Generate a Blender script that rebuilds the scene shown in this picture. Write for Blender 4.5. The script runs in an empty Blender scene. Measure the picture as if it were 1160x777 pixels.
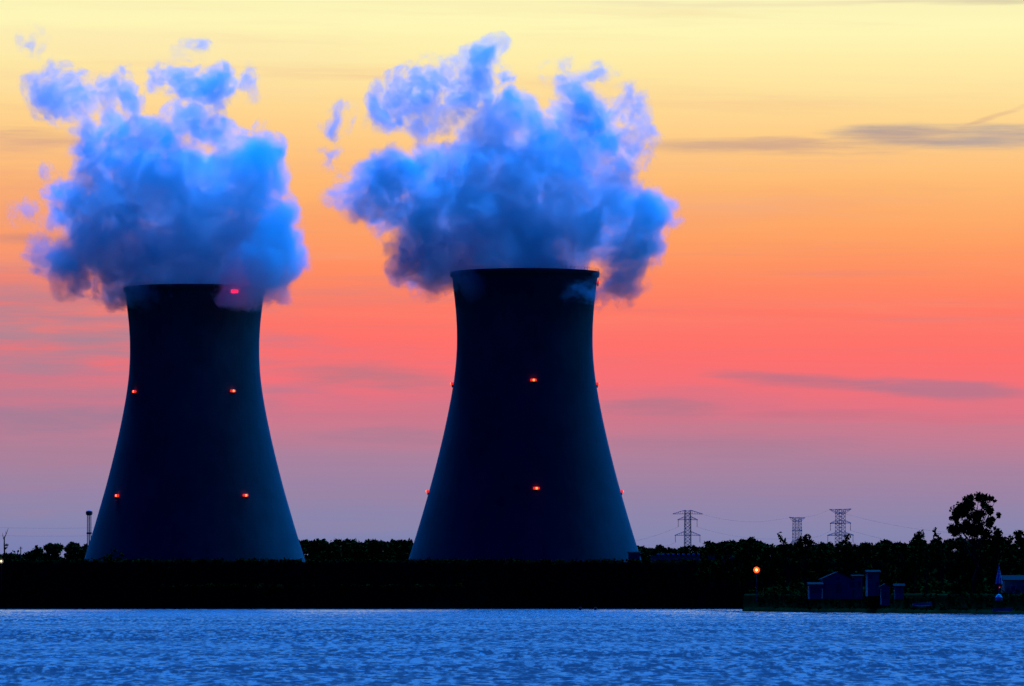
import bpy, bmesh, math, random
import numpy as np
from mathutils import Vector, Matrix

scene = bpy.context.scene
COL = scene.collection
random.seed(7)
rng = np.random.default_rng(11)
R = math.radians

# ------------------------------------------------------------------ camera
F = 6356.0            # focal length in photo pixels (photo is 1160 wide)
HZ = 672.0            # photo row of the horizon
H = 4.0               # eye height over the water
cam = bpy.data.cameras.new('camera')
cam.sensor_fit = 'HORIZONTAL'
cam.sensor_width = 36.0
cam.lens = 36.0 * F / 1160.0
cam.shift_y = (HZ - 388.5) / 1160.0
cam.clip_start = 0.5
cam.clip_end = 60000
camo = bpy.data.objects.new('camera', cam)
camo.location = (0, 0, H)
camo.rotation_euler = (R(90), 0, 0)
COL.objects.link(camo)
scene.camera = camo


def at(px, py, d):
    """world point seen at photo pixel (px, py) when it stands d metres away"""
    return Vector(((px - 580.0) * d / F, d, H + (HZ - py) * d / F))


def lin(r, g, b):
    f = lambda c: c / 12.92 if c <= 0.04045 else ((c + 0.055) / 1.055) ** 2.4
    return (f(r / 255.0), f(g / 255.0), f(b / 255.0), 1.0)


# ------------------------------------------------------------------ render
scene.view_settings.view_transform = 'Standard'
scene.view_settings.look = 'None'
scene.view_settings.exposure = 0
scene.view_settings.gamma = 1
scene.render.engine = 'CYCLES'
scene.cycles.use_denoising = True
scene.cycles.max_bounces = 12
scene.cycles.diffuse_bounces = 2
scene.cycles.glossy_bounces = 3
scene.cycles.transparent_max_bounces = 16
scene.cycles.volume_bounces = 8
scene.cycles.adaptive_threshold = 0.03
scene.cycles.volume_step_rate = 1.0
scene.cycles.volume_max_steps = 512
scene.cycles.sample_clamp_indirect = 60.0


# ------------------------------------------------------------------ node helper
class NT:
    def __init__(self, nt):
        self.nt = nt
        nt.nodes.clear()

    def n(self, kind, **kw):
        nd = self.nt.nodes.new(kind)
        for k, v in kw.items():
            setattr(nd, k, v)
        return nd

    def put(self, sock, v):
        if isinstance(v, bpy.types.NodeSocket):
            self.nt.links.new(v, sock)
        elif v is not None:
            sock.default_value = v

    def m(self, op, a, b=None, c=None, clamp=False):
        nd = self.n('ShaderNodeMath', operation=op, use_clamp=clamp)
        for i, v in enumerate((a, b, c)):
            self.put(nd.inputs[i], v)
        return nd.outputs[0]

    def v(self, op, a, b=None, scale=None):
        nd = self.n('ShaderNodeVectorMath', operation=op)
        self.put(nd.inputs[0], a)
        if b is not None:
            self.put(nd.inputs[1], b)
        if scale is not None:
            self.put(nd.inputs['Scale'], scale)
        return nd.outputs['Value'] if op in ('DISTANCE', 'LENGTH', 'DOT_PRODUCT') else nd.outputs[0]

    def xyz(self, x, y, z):
        nd = self.n('ShaderNodeCombineXYZ')
        for i, v in enumerate((x, y, z)):
            self.put(nd.inputs[i], v)
        return nd.outputs[0]

    def sep(self, v):
        nd = self.n('ShaderNodeSeparateXYZ')
        self.put(nd.inputs[0], v)
        return nd.outputs

    def noise(self, vec, scale, detail=2, rough=0.5, out=0, lac=2.0, dist=0.0):
        nd = self.n('ShaderNodeTexNoise')
        self.put(nd.inputs['Vector'], vec)
        nd.inputs['Scale'].default_value = scale
        nd.inputs['Detail'].default_value = detail
        nd.inputs['Roughness'].default_value = rough
        nd.inputs['Lacunarity'].default_value = lac
        nd.inputs['Distortion'].default_value = dist
        return nd.outputs[out]

    def step(self, x, a, b, smooth=True):
        nd = self.n('ShaderNodeMapRange', interpolation_type='SMOOTHSTEP' if smooth else 'LINEAR')
        self.put(nd.inputs['Value'], x)
        nd.inputs['From Min'].default_value = a
        nd.inputs['From Max'].default_value = b
        return nd.outputs[0]

    def ramp(self, fac, stops):
        nd = self.n('ShaderNodeValToRGB')
        self.put(nd.inputs[0], fac)
        e = nd.color_ramp.elements
        while len(e) < len(stops):
            e.new(0.5)
        for el, (p, c) in zip(e, stops):
            el.position = p
            el.color = c
        return nd.outputs[0]

    def mix(self, fac, a, b):
        nd = self.n('ShaderNodeMix', data_type='RGBA')
        self.put(nd.inputs[0], fac)
        self.put(nd.inputs[6], a)
        self.put(nd.inputs[7], b)
        return nd.outputs[2]

    def mul(self, a, b):
        nd = self.n('ShaderNodeMix', data_type='RGBA', blend_type='MULTIPLY')
        nd.inputs[0].default_value = 1.0
        self.put(nd.inputs[6], a)
        self.put(nd.inputs[7], b)
        return nd.outputs[2]


# ------------------------------------------------------------------ sky
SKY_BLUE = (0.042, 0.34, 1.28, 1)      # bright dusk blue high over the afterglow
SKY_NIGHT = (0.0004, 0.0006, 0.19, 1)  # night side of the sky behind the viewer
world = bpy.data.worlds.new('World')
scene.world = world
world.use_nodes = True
W = NT(world.node_tree)
d = W.n('ShaderNodeTexCoord').outputs['Generated']
dx, dy, dz = W.sep(d)
hyp = W.m('SQRT', W.m('ADD', W.m('MULTIPLY', dx, dx), W.m('ADD', W.m('MULTIPLY', dy, dy), 1e-6)))
vv = W.m('DIVIDE', dz, hyp)
uu = W.m('ARCTAN2', dx, dy)
# gentle waviness of the layers
wv = W.xyz(W.m('MULTIPLY', uu, 14.0), W.m('MULTIPLY', vv, 130.0), 0.0)
nz = W.noise(wv, 1.0, 4, 0.55)
nz2 = W.noise(wv, 3.1, 4, 0.6)
wob = W.m('MULTIPLY', W.m('SUBTRACT', nz, 0.5), 0.0035)
v2 = W.m('ADD', vv, wob)
# the afterglow sits lower to the right, higher and paler to the left
v2 = W.m('ADD', v2, W.m('MULTIPLY', uu, 0.012))
rows = [(672, (112, 124, 176)), (625, (122, 128, 177)), (600, (134, 133, 174)), (560, (150, 131, 167)), (520, (170, 129, 158)),
        (488, (198, 124, 146)), (460, (224, 116, 134)), (430, (246, 112, 119)), (395, (254, 112, 108)),
        (350, (255, 121, 102)), (310, (255, 140, 98)), (260, (255, 163, 100)), (215, (255, 182, 112)),
        (170, (255, 200, 130)), (120, (255, 218, 148)), (70, (255, 236, 168)), (25, (255, 248, 184)), (-10, (250, 240, 184))]
SPAN = 0.22
stops = [((HZ - y) / F / SPAN, lin(*c)) for y, c in rows]
stops += [(0.128 / SPAN, lin(180, 195, 205)), (0.155 / SPAN, (0.06, 0.32, 0.9, 1)), (0.2 / SPAN, SKY_BLUE)]
glow = W.ramp(W.m('DIVIDE', v2, SPAN), stops)
# cloud streaks lying in the afterglow: (x, y, half length, half height, slope, strength, colour)
GREY = (150, 140, 150)
streaks = [
    (-20, 430, 360, 130, 0.0, 0.7, (172, 126, 150)), (560, 470, 420, 40, 0.0, 0.35, (190, 118, 140)), (0, 250, 220, 90, 0.0, 0.3, (226, 150, 140)),
    (150, 60, 330, 60, 0.0, 0.25, (250, 220, 180)), (640, 240, 500, 26, -0.02, 0.18, (235, 150, 130)), (250, 335, 300, 18, 0.01, 0.3, (200, 130, 135)),
    (860, 168, 170, 9, 0.02, 0.62, (178, 146, 146)), (1100, 158, 130, 15, 0.03, 0.72, (142, 146, 164)),
    (1010, 160, 90, 12, -0.1, 0.5, (178, 150, 146)), (1140, 128, 50, 4, -0.35, 0.5, (205, 160, 140)),
    (1120, 4, 130, 6, 0.0, 0.6, (196, 178, 160)), (880, 3, 250, 5, 0.0, 0.35, (225, 205, 175)),
    (900, 430, 95, 10, 0.08, 0.65, (160, 116, 140)), (1065, 442, 110, 12, 0.06, 0.58, (148, 120, 148)),
    (735, 462, 90, 10, 0.03, 0.6, (172, 120, 140)), (30, 160, 95, 14, 0.0, 0.6, (196, 150, 140)), (20, 270, 75, 8, 0.02, 0.5, (190, 130, 130)),
    (40, 385, 200, 34, 0.02, 0.75, (160, 134, 152)), (60, 350, 150, 14, 0.0, 0.35, (190, 130, 140)),
    (410, 424, 120, 13, 0.06, 0.6, (176, 120, 136)), (440, 492, 110, 10, 0.03, 0.5, (156, 126, 150)),
    (380, 88, 120, 5, 0.03, 0.4, (240, 190, 150)), (60, 480, 150, 20, 0.0, 0.5, (150, 124, 152)), (800, 505, 160, 14, 0.03, 0.4, (158, 124, 152)),
    (1000, 470, 200, 9, 0.02, 0.3, (190, 110, 130)),
]
skyc = glow
lay = W.noise(W.xyz(W.m('MULTIPLY', uu, 10.0), W.m('MULTIPLY', vv, 260.0), 3.0), 1.0, 5, 0.6)
for (X, Y, hl, ht, sl, st, c) in streaks:
    du = W.m('SUBTRACT', uu, (X - 580) / F)
    dv = W.m('ADD', W.m('SUBTRACT', W.m('ADD', vv, W.m('MULTIPLY', wob, 1.2)), (HZ - Y) / F), W.m('MULTIPLY', du, sl))
    a = W.m('DIVIDE', du, hl / F)
    b = W.m('DIVIDE', dv, ht / F)
    q = W.m('ADD', W.m('MULTIPLY', a, a), W.m('MULTIPLY', b, b))
    k = W.m('MULTIPLY', W.step(W.m('ADD', q, W.m('MULTIPLY', W.m('SUBTRACT', W.m('ADD', W.m('ADD', nz, nz2), lay), 1.5), 2.6)), 1.5, -0.5), st)
    skyc = W.mix(k, skyc, lin(*c))
# fine thin layering all over the glow
layk = W.m('MULTIPLY', W.step(lay, 0.5, 0.8), W.m('MULTIPLY', W.step(vv, 0.085, 0.05), 0.38))
skyc = W.mix(layk, skyc, lin(165, 130, 150))
lay2 = W.noise(W.xyz(W.m('MULTIPLY', uu, 7.0), W.m('MULTIPLY', W.m('ADD', vv, W.m('MULTIPLY', uu, 0.02)), 150.0), 9.0), 1.0, 6, 0.62)
skyc = W.mix(W.m('MULTIPLY', W.step(lay2, 0.48, 0.75), W.m('MULTIPLY', W.step(vv, 0.04, 0.06), W.m('MULTIPLY', W.step(vv, 0.112, 0.10), 0.35))), skyc, lin(236, 176, 146))
# the glow dies away to the sides, the sky behind the viewer is night
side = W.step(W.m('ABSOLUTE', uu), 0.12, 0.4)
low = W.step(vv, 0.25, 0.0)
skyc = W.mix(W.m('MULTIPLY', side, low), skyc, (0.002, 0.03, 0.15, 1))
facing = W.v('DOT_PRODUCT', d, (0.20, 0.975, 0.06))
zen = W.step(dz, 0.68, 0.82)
skyc = W.mix(zen, skyc, (0.0, 11.8, 58.0, 1))  # unseen sky band, brightness added to light the steam from above
# lit sky is shaped to a window so tower fronts and flanks stay dark
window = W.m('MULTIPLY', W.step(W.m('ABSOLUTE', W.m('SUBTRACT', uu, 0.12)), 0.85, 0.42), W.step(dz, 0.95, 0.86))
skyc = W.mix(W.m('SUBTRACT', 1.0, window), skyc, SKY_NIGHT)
# bright patch added to the unseen right sky, lighting tower flanks and steam
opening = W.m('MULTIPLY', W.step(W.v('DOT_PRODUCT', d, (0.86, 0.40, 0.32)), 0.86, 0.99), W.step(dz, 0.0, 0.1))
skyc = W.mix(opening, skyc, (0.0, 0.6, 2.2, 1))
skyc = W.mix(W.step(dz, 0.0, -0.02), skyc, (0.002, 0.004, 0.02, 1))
# faint natural twilight of the real atmosphere on top
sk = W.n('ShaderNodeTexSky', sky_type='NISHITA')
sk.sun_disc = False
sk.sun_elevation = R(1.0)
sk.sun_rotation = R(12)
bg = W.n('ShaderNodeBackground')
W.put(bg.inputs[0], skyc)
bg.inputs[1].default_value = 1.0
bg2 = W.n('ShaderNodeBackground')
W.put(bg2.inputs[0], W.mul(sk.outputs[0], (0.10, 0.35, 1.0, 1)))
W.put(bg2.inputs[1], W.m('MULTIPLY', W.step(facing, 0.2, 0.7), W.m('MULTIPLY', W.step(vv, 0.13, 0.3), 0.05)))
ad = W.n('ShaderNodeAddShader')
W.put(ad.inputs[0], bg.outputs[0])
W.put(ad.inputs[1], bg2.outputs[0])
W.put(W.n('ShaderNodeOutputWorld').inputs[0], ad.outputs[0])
world.cycles.sampling_method = 'MANUAL'
world.cycles.sample_map_resolution = 1024


# ------------------------------------------------------------------ materials
def material(name, base, rough=0.8, var=0.25, scale=1.0, spec=0.3, emit=None, estr=0.0, metal=0.0):
    m = bpy.data.materials.new(name)
    m.use_nodes = True
    t = NT(m.node_tree)
    p = t.n('ShaderNodeBsdfPrincipled')
    out = t.n('ShaderNodeOutputMaterial')
    t.put(out.inputs[0], p.outputs[0])
    co = t.n('ShaderNodeTexCoord').outputs['Object']
    nz = t.noise(co, scale, 5, 0.6)
    b4 = (*base, 1)
    lo = tuple(c * (1 - var) for c in base) + (1,)
    hi = tuple(min(1, c * (1 + var)) for c in base) + (1,)
    t.put(p.inputs['Base Color'], t.ramp(nz, [(0.3, lo), (0.5, b4), (0.7, hi)]))
    p.inputs['Roughness'].default_value = rough
    p.inputs['Specular IOR Level'].default_value = spec
    p.inputs['Metallic'].default_value = metal
    if emit:
        p.inputs['Emission Color'].default_value = (*emit, 1)
        p.inputs['Emission Strength'].default_value = estr
    return m


def concrete_material():
    m = bpy.data.materials.new('tower concrete')
    m.use_nodes = True
    t = NT(m.node_tree)
    p = t.n('ShaderNodeBsdfPrincipled')
    t.put(t.n('ShaderNodeOutputMaterial').inputs[0], p.outputs[0])
    co = t.n('ShaderNodeTexCoord').outputs['Object']
    x, y, z = t.sep(co)
    ang = t.m('ARCTAN2', x, y)
    # run-off stains: long down the wall, narrow round it, longest under the rim
    st = t.noise(t.xyz(t.m('MULTIPLY', ang, 9.0), t.m('MULTIPLY', z, 0.03), 0.0), 1.0, 5, 0.65)
    rimk = t.m('MULTIPLY', t.step(t.m('ADD', z, t.m('MULTIPLY', t.m('SUBTRACT', st, 0.5), 22.0)), 120.0, 134.0), 0.5)
    lift = t.m('ABSOLUTE', t.m('SUBTRACT', t.m('FRACT', t.m('MULTIPLY', z, 1 / 1.8)), 0.5))   # climbing-form pour joints
    joint = t.m('MULTIPLY', t.step(lift, 0.44, 0.5), 0.25)
    big = t.noise(co, 0.05, 6, 0.6)
    c = t.ramp(big, [(0.3, (0.085, 0.078, 0.068, 1)), (0.7, (0.135, 0.125, 0.11, 1))])
    c = t.mix(t.m('MULTIPLY', t.step(st, 0.5, 0.75), 0.35), c, (0.06, 0.056, 0.05, 1))
    c = t.mix(rimk, c, (0.04, 0.038, 0.034, 1))
    c = t.mix(joint, c, (0.06, 0.056, 0.05, 1))
    t.put(p.inputs['Base Color'], c)
    p.inputs['Roughness'].default_value = 0.9
    p.inputs['Specular IOR Level'].default_value = 0.2
    return m


def water_material():
    m = bpy.data.materials.new('lake water')
    m.use_nodes = True
    t = NT(m.node_tree)
    p = t.n('ShaderNodeBsdfPrincipled')
    t.put(t.n('ShaderNodeOutputMaterial').inputs[0], p.outputs[0])
    g = t.n('ShaderNodeNewGeometry')
    pos, nor = g.outputs['Position'], g.outputs['Normal']
    big = t.noise(t.v('MULTIPLY', pos, (0.004, 0.013, 0)), 1.0, 4, 0.55)      # wind lanes and slicks
    calm = t.step(big, 0.40, 0.62)
    lee = t.step(t.sep(pos)[1], 420.0, 1450.0)      # sheltered water under the far bank
    amp = t.m('MULTIPLY', t.m('ADD', t.m('MULTIPLY', calm, 0.5), 0.68), t.m('MULTIPLY_ADD', lee, -0.58, 1.1))
    n1 = t.noise(t.v('MULTIPLY', pos, (1.1, 0.8, 0)), 1.0, 3, 0.6, out=1)
    s1 = t.v('SCALE', t.v('SUBTRACT', n1, (0.5, 0.5, 0.5)), scale=0.9)
    # short-crested wave groups: streaky at two sizes
    ga = t.noise(t.v('MULTIPLY', pos, (1.7, 0.5, 0)), 1.0, 3, 0.6)
    gb = t.noise(t.v('MULTIPLY', pos, (0.7, 0.05, 0)), 1.0, 3, 0.6)
    grp = t.m('ADD', t.m('MULTIPLY', t.m('SUBTRACT', ga, 0.5), 1.25), t.m('MULTIPLY', t.m('SUBTRACT', gb, 0.5), 0.65))
    sx, sy, sz = t.sep(s1)
    # steep wave faces all lean towards the weather shore (the viewer's side)
    lean = t.m('MULTIPLY', t.m('ADD', t.m('ADD', t.m('ABSOLUTE', sy), 0.15), grp), amp)
    lean = t.m('MINIMUM', t.m('MAXIMUM', lean, t.m('MULTIPLY_ADD', lee, -0.025, 0.08)), 0.335)
    sl = t.xyz(t.m('MULTIPLY', sx, amp), t.m('MULTIPLY', lean, -1.0), 0.0)
    t.put(p.inputs['Normal'], t.v('NORMALIZE', t.v('ADD', t.v('MULTIPLY', nor, (0.2, 0.2, 1.0)), sl)))
    p.inputs['Base Color'].default_value = (0.004, 0.012, 0.03, 1)
    p.inputs['Roughness'].default_value = 0.08
    p.inputs['IOR'].default_value = 1.333
    return m


M = dict(
    concrete=concrete_material(), water=water_material(),
    earth=material('bank turf', (0.032, 0.026, 0.006), 1.0, 0.5, 0.3, 0.0),
    leaf=material('foliage', (0.034, 0.042, 0.005), 0.95, 0.45, 0.5, 0.0),
    leaf_far=material('far foliage', (0.040, 0.048, 0.007), 0.95, 0.4, 0.2, 0.0),
    bark=material('bark', (0.035, 0.028, 0.018), 0.95, 0.4, 2.0, 0.0),
    steel=material('galvanised steel', (0.16, 0.16, 0.18), 0.6, 0.2, 1.0, 0.4),
    cable=material('aluminium cable', (0.12, 0.12, 0.14), 0.6, 0.1, 1.0, 0.3),
    porcelain=material('insulator porcelain', (0.10, 0.07, 0.05), 0.4, 0.1, 2.0),
    siding=material('grey siding', (0.16, 0.15, 0.135), 0.75, 0.12, 0.8),
    block=material('painted blockwork', (0.20, 0.185, 0.17), 0.85, 0.15, 0.8),
    roof=material('dark shingles', (0.03, 0.028, 0.025), 0.95, 0.35, 3.0, 0.02),
    roofpale=material('pale metal roof', (0.6, 0.6, 0.6), 0.5, 0.15, 1.0),
    pane=material('window glass', (0.02, 0.025, 0.03), 0.08, 0.1, 1.0, 0.6),
    frame=material('window frame', (0.24, 0.23, 0.21), 0.6, 0.1, 1.0),
    hull=material('boat hull paint', (0.34, 0.33, 0.32), 0.4, 0.12, 1.5, 0.4),
    wood=material('grey timber', (0.13, 0.11, 0.09), 0.9, 0.4, 2.0, 0.1),
    white=material('white canvas', (0.62, 0.61, 0.58), 0.8, 0.08, 1.0),
    drum=material('dark tank paint', (0.06, 0.06, 0.07), 0.6, 0.2, 0.5),
    glareglass=material('red beacon glare glass', (0.5, 0.03, 0.02), 0.3, 0.1, 1.0, 0.4, (1.0, 0.025, 0.012), 0.9),
    redlamp=material('red beacon lamp', (0.9, 0.3, 0.2), 0.3, 0.1, 1.0, 0.4, (1.0, 0.17, 0.045), 3.0),
    rimlamp=material('rim beacon lamp', (0.9, 0.2, 0.2), 0.3, 0.1, 1.0, 0.4, (1.0, 0.0006, 0.0012), 14.0),
    amberlamp=material('amber lamp', (0.9, 0.7, 0.4), 0.3, 0.1, 1.0, 0.4, (1.0, 0.50, 0.13), 5.0),
    amberglow=material('amber lamp glow', (0.5, 0.1, 0.03), 0.4, 0.1, 1.0, 0.4, (1.0, 0.06, 0.0), 0.7),
    paleglow=material('white lamp', (0.9, 0.85, 0.7), 0.3, 0.1, 1.0, 0.4, (1.0, 0.85, 0.5), 2.5),
)


# ------------------------------------------------------------------ object helpers
class MB:
    """collects shapes that become ONE mesh object"""
    def __init__(self):
        self.vs, self.fs = [], []

    def add(self, vs, fs):
        o = len(self.vs)
        self.vs += [tuple(v) for v in vs]
        self.fs += [tuple(i + o for i in f) for f in fs]
        return self

    def box(self, c, s, rz=0.0):
        hx, hy, hz = s[0] / 2, s[1] / 2, s[2] / 2
        ca, sa = math.cos(rz), math.sin(rz)
        vs = []
        for z in (-hz, hz):
            for x, y in ((-hx, -hy), (hx, -hy), (hx, hy), (-hx, hy)):
                vs.append((c[0] + x * ca - y * sa, c[1] + x * sa + y * ca, c[2] + z))
        return self.add(vs, [(3, 2, 1, 0), (4, 5, 6, 7), (0, 1, 5, 4), (1, 2, 6, 5), (2, 3, 7, 6), (3, 0, 4, 7)])

    def tube(self, pts, rad, n=6, cap=True):
        pts = [Vector(p) for p in pts]
        rad = rad if isinstance(rad, (list, tuple)) else [rad] * len(pts)
        vs, fs = [], []
        for i, p in enumerate(pts):
            a = pts[max(0, i - 1)]
            b = pts[min(len(pts) - 1, i + 1)]
            t = (b - a).normalized()
            up = Vector((0, 0, 1)) if abs(t.z) < 0.9 else Vector((0, 1, 0))
            s = t.cross(up).normalized()
            u = s.cross(t)
            for k in range(n):
                an = 2 * math.pi * k / n
                vs.append(p + (s * math.cos(an) + u * math.sin(an)) * rad[i])
        for i in range(len(pts) - 1):
            for k in range(n):
                k2 = (k + 1) % n
                fs.append((i * n + k, i * n + k2, (i + 1) * n + k2, (i + 1) * n + k))
        if cap:
            fs.append(tuple(reversed(range(n))))
            fs.append(tuple((len(pts) - 1) * n + k for k in range(n)))
        return self.add(vs, fs)

    def lathe(self, prof, n=24, c=(0, 0, 0)):
        vs, fs = [], []
        for r, z in prof:
            for k in range(n):
                an = 2 * math.pi * k / n
                vs.append((c[0] + r * math.cos(an), c[1] + r * math.sin(an), c[2] + z))
        for i in range(len(prof) - 1):
            for k in range(n):
                k2 = (k + 1) % n
                fs.append((i * n + k, i * n + k2, (i + 1) * n + k2, (i + 1) * n + k))
        return self.add(vs, fs)

    def build(self, name, mat, parent=None, loc=None, smooth=False):
        me = bpy.data.meshes.new(name)
        me.from_pydata(self.vs, [], self.fs)
        me.materials.append(mat)
        if smooth:
            me.shade_smooth()
        me.update()
        o = bpy.data.objects.new(name, me)
        COL.objects.link(o)
        if parent:
            o.parent = parent
        if loc is not None:
            o.location = loc
        return o


def np_mesh(name, verts, quads, mat, parent=None, smooth=False):
    me = bpy.data.meshes.new(name)
    verts = np.asarray(verts, np.float32)
    quads = np.asarray(quads, np.int32)
    me.vertices.add(len(verts))
    me.vertices.foreach_set('co', verts.ravel())
    me.loops.add(quads.size)
    me.loops.foreach_set('vertex_index', quads.ravel())
    me.polygons.add(len(quads))
    me.polygons.foreach_set('loop_start', np.arange(0, quads.size, 4, dtype=np.int32))
    me.materials.append(mat)
    me.update(calc_edges=True)
    me.validate()
    if smooth:
        me.shade_smooth()
    o = bpy.data.objects.new(name, me)
    COL.objects.link(o)
    if parent:
        o.parent = parent
    return o


def tag(o, label=None, cat=None, group=None, kind=None):
    if label:
        o['label'] = label
    if cat:
        o['category'] = cat
    if group:
        o['group'] = group
    if kind:
        o['kind'] = kind
    return o


def thing(name, label, cat, loc, rz=0.0, group=None):
    o = bpy.data.objects.new(name, None)
    o.location = loc
    o.rotation_euler = (0, 0, rz)
    o.empty_display_size = 1
    COL.objects.link(o)
    return tag(o, label, cat, group)


def copy_tree(o, parent=None):
    c = o.copy()
    COL.objects.link(c)
    if parent:
        c.parent = parent
    for ch in [x for x in bpy.data.objects if x.parent == o]:
        copy_tree(ch, c)
    return c


# ------------------------------------------------------------------ water
def build_water():
    fine = np.arange(-0.125, 0.1251, 0.00052)
    coarse = np.linspace(0.125, math.pi, 40)[1:]
    ang = np.concatenate([-coarse[::-1], fine, coarse[:-1]])
    rr = [0.5, 4, 10, 20, 40, 70, 100, 130, 160, 185]
    r = 200.0
    while r < 1560:
        rr.append(r)
        r += 0.42 * (r / 242)
    rr += [1600, 1800, 2200, 3000, 5000, 9000, 16000, 30000]
    rr = np.array(rr)
    A, RR = np.meshgrid(ang, rr)
    X, Y = RR * np.sin(A), RR * np.cos(A)
    Z = np.zeros_like(X)
    dr = np.gradient(rr)[:, None]
    gs = np.random.default_rng(5)
    live = (np.abs(A) < 0.13) & (RR > 190) & (RR < 1560)
    for i in range(46):
        lam = 0.9 * (9.0 / 0.9) ** gs.random()
        k = 2 * math.pi / lam
        th = gs.normal(0, 0.62) + 0.25
        kx, ky = k * math.sin(th), -k * math.cos(th)
        a = 0.026 * (lam / 2.2) ** 0.85 / 2.4
        fade = np.clip((lam / np.maximum(dr, 0.05) - 2.2) / 2.0, 0, 1)
        Z += a * fade * np.sin(kx * X + ky * Y + gs.random() * 6.28)
    Z = np.where(live, Z, 0)
    # crests sharper than troughs, gusts of different height
    gust = 0.75 + 0.45 * np.sin(X * 0.045 + 1.0 + 0.6 * np.sin(Y * 0.011)) * np.sin(Y * 0.021 + 0.5 * np.sin(X * 0.03))
    Z = (Z + 1.2 * Z * np.abs(Z)) * gust
    nr, na = X.shape
    idx = np.arange(nr * na).reshape(nr, na)
    nxt = np.roll(idx, -1, axis=1)
    q = np.stack([idx[:-1], nxt[:-1], nxt[1:], idx[1:]], -1).reshape(-1, 4)
    q = q[:, ::-1]
    o = np_mesh('water', np.stack([X, Y, Z], -1).reshape(-1, 3), q, M['water'], smooth=True)
    tag(o, kind='structure')
    return o


build_water()


# ------------------------------------------------------------------ land
def vnoise(x, y, seed=0):
    g = np.random.default_rng(seed)
    z = 0
    for i in range(9):
        k = 0.02 * 1.9 ** i
        t = g.random() * 6.28
        z = z + (0.9 ** i) * np.sin(k * (x * math.cos(t) + y * math.sin(t)) + g.random() * 6.28)
    return z / 4.0


def strip_land(name, xs, prof, seed, edge, amp=0.35):
    """land sheet: prof is a list of (distance behind the water line, height)"""
    V = []
    for (dy, z) in prof:
        for x in xs:
            y = edge(x) + dy
            V.append((x, y, z))
    V = np.array(V)
    k = np.clip(V[:, 2] / 4.0, 0, 1)
    V[:, 2] += amp * k * vnoise(V[:, 0], V[:, 1], seed)
    n, mrow = len(xs), len(prof)
    idx = np.arange(n * mrow).reshape(mrow, n)
    q = np.stack([idx[:-1, :-1], idx[:-1, 1:], idx[1:, 1:], idx[1:, :-1]], -1).reshape(-1, 4)
    o = np_mesh(name, V, q, M['earth'])
    tag(o, kind='structure')
    return o


def far_edge(x):
    return 1500 + 2.5 * math.sin(x * 0.03) + 1.2 * math.sin(x * 0.11 + 1)


xs = np.concatenate([np.linspace(-26000, -330, 30)[:-1], np.arange(-330, 330, 2.0), np.linspace(330, 26000, 30)])
strip_land('ground', list(xs), [(-6, -1.2), (0, 0.0), (1.5, 0.5), (2.5, 3.0), (4.0, 7.0), (5.4, 10.8), (5.8, 12.7), (20, 11.0), (40, 8.5),
                               (62, 6.0), (300, 6.0), (900, 6.0), (2500, 6.0), (7000, 6.0), (30000, 6.0)], 3, far_edge)


SX0 = (838 - 580) * 1290 / F     # tip of the near point of land


def point_edge(x):
    # nearer shore on the right, sloping towards the viewer
    px = np.clip(580 + (x - SX0) / (1250 - 1020) * 0 + x * F / 1180, 820, 1500)
    row = 691.5 + (px - 838) * 0.0165
    return float(H * F / (row - HZ))


xs2 = np.concatenate([[SX0, SX0 + 0.4], np.arange(SX0 + 1.5, 420, 1.5)])


def point_land():
    prof = [(-3, -0.6), (0, 0.05), (1, 0.7), (6, 1.1), (6.5, 2.6), (6.9, 3.6), (7.3, 3.9), (25, 3.9), (60, 3.9), (120, 3.9), (230, 3.9)]
    V = []
    for (dy, z) in prof:
        for x in xs2:
            k = min(1.0, (x - SX0) / 0.3)     # the point rises out of the water
            e = point_edge(x)
            V.append((x * (1 + 1.08 * max(dy, 0) / e), e + dy + 0.5 * math.sin(x * 0.6), z * k - 0.3 * (1 - k)))
    V = np.array(V)
    V[:, 2] += 0.2 * np.clip(V[:, 2], 0, 1) * vnoise(V[:, 0] * 2, V[:, 1] * 2, 8)
    n, mr = len(xs2), len(prof)
    idx = np.arange(n * mr).reshape(mr, n)
    q = np.stack([idx[:-1, :-1], idx[:-1, 1:], idx[1:, 1:], idx[1:, :-1]], -1).reshape(-1, 4)
    o = np_mesh('shore_point', V, q, M['earth'])
    tag(o, kind='structure')


point_land()


# ------------------------------------------------------------------ cooling towers
def tower_profile():
    rows = [(309.5, 82.7), (325, 81.2), (340, 79.3), (360, 77.4), (380, 76.7), (400, 77.1), (420, 78.8), (440, 81.7), (460, 85.4), (480, 89.5),
            (500, 94.0), (520, 98.9), (540, 104.0), (560, 109.6), (580, 115.4), (600, 121.3), (620, 127.6), (640, 134.0), (650, 137.0)]
    s = 2400 / F
    top = H + (HZ - 309.5) * s
    zz = np.array([H + (HZ - y) * s for y, _ in rows][::-1])
    rr_ = np.array([r * s for _, r in rows][::-1])
    zs = np.linspace(zz[0], top, 90)
    r0 = np.interp(zs, zz, rr_)
    ker = np.ones(7) / 7
    rp = np.convolve(np.pad(r0, 3, mode='reflect', reflect_type='odd'), ker, mode='valid')
    return zs, rp, top


TZ, TR, TTOP = tower_profile()


def tower_r(z):
    return float(np.interp(z, TZ, TR))


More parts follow.
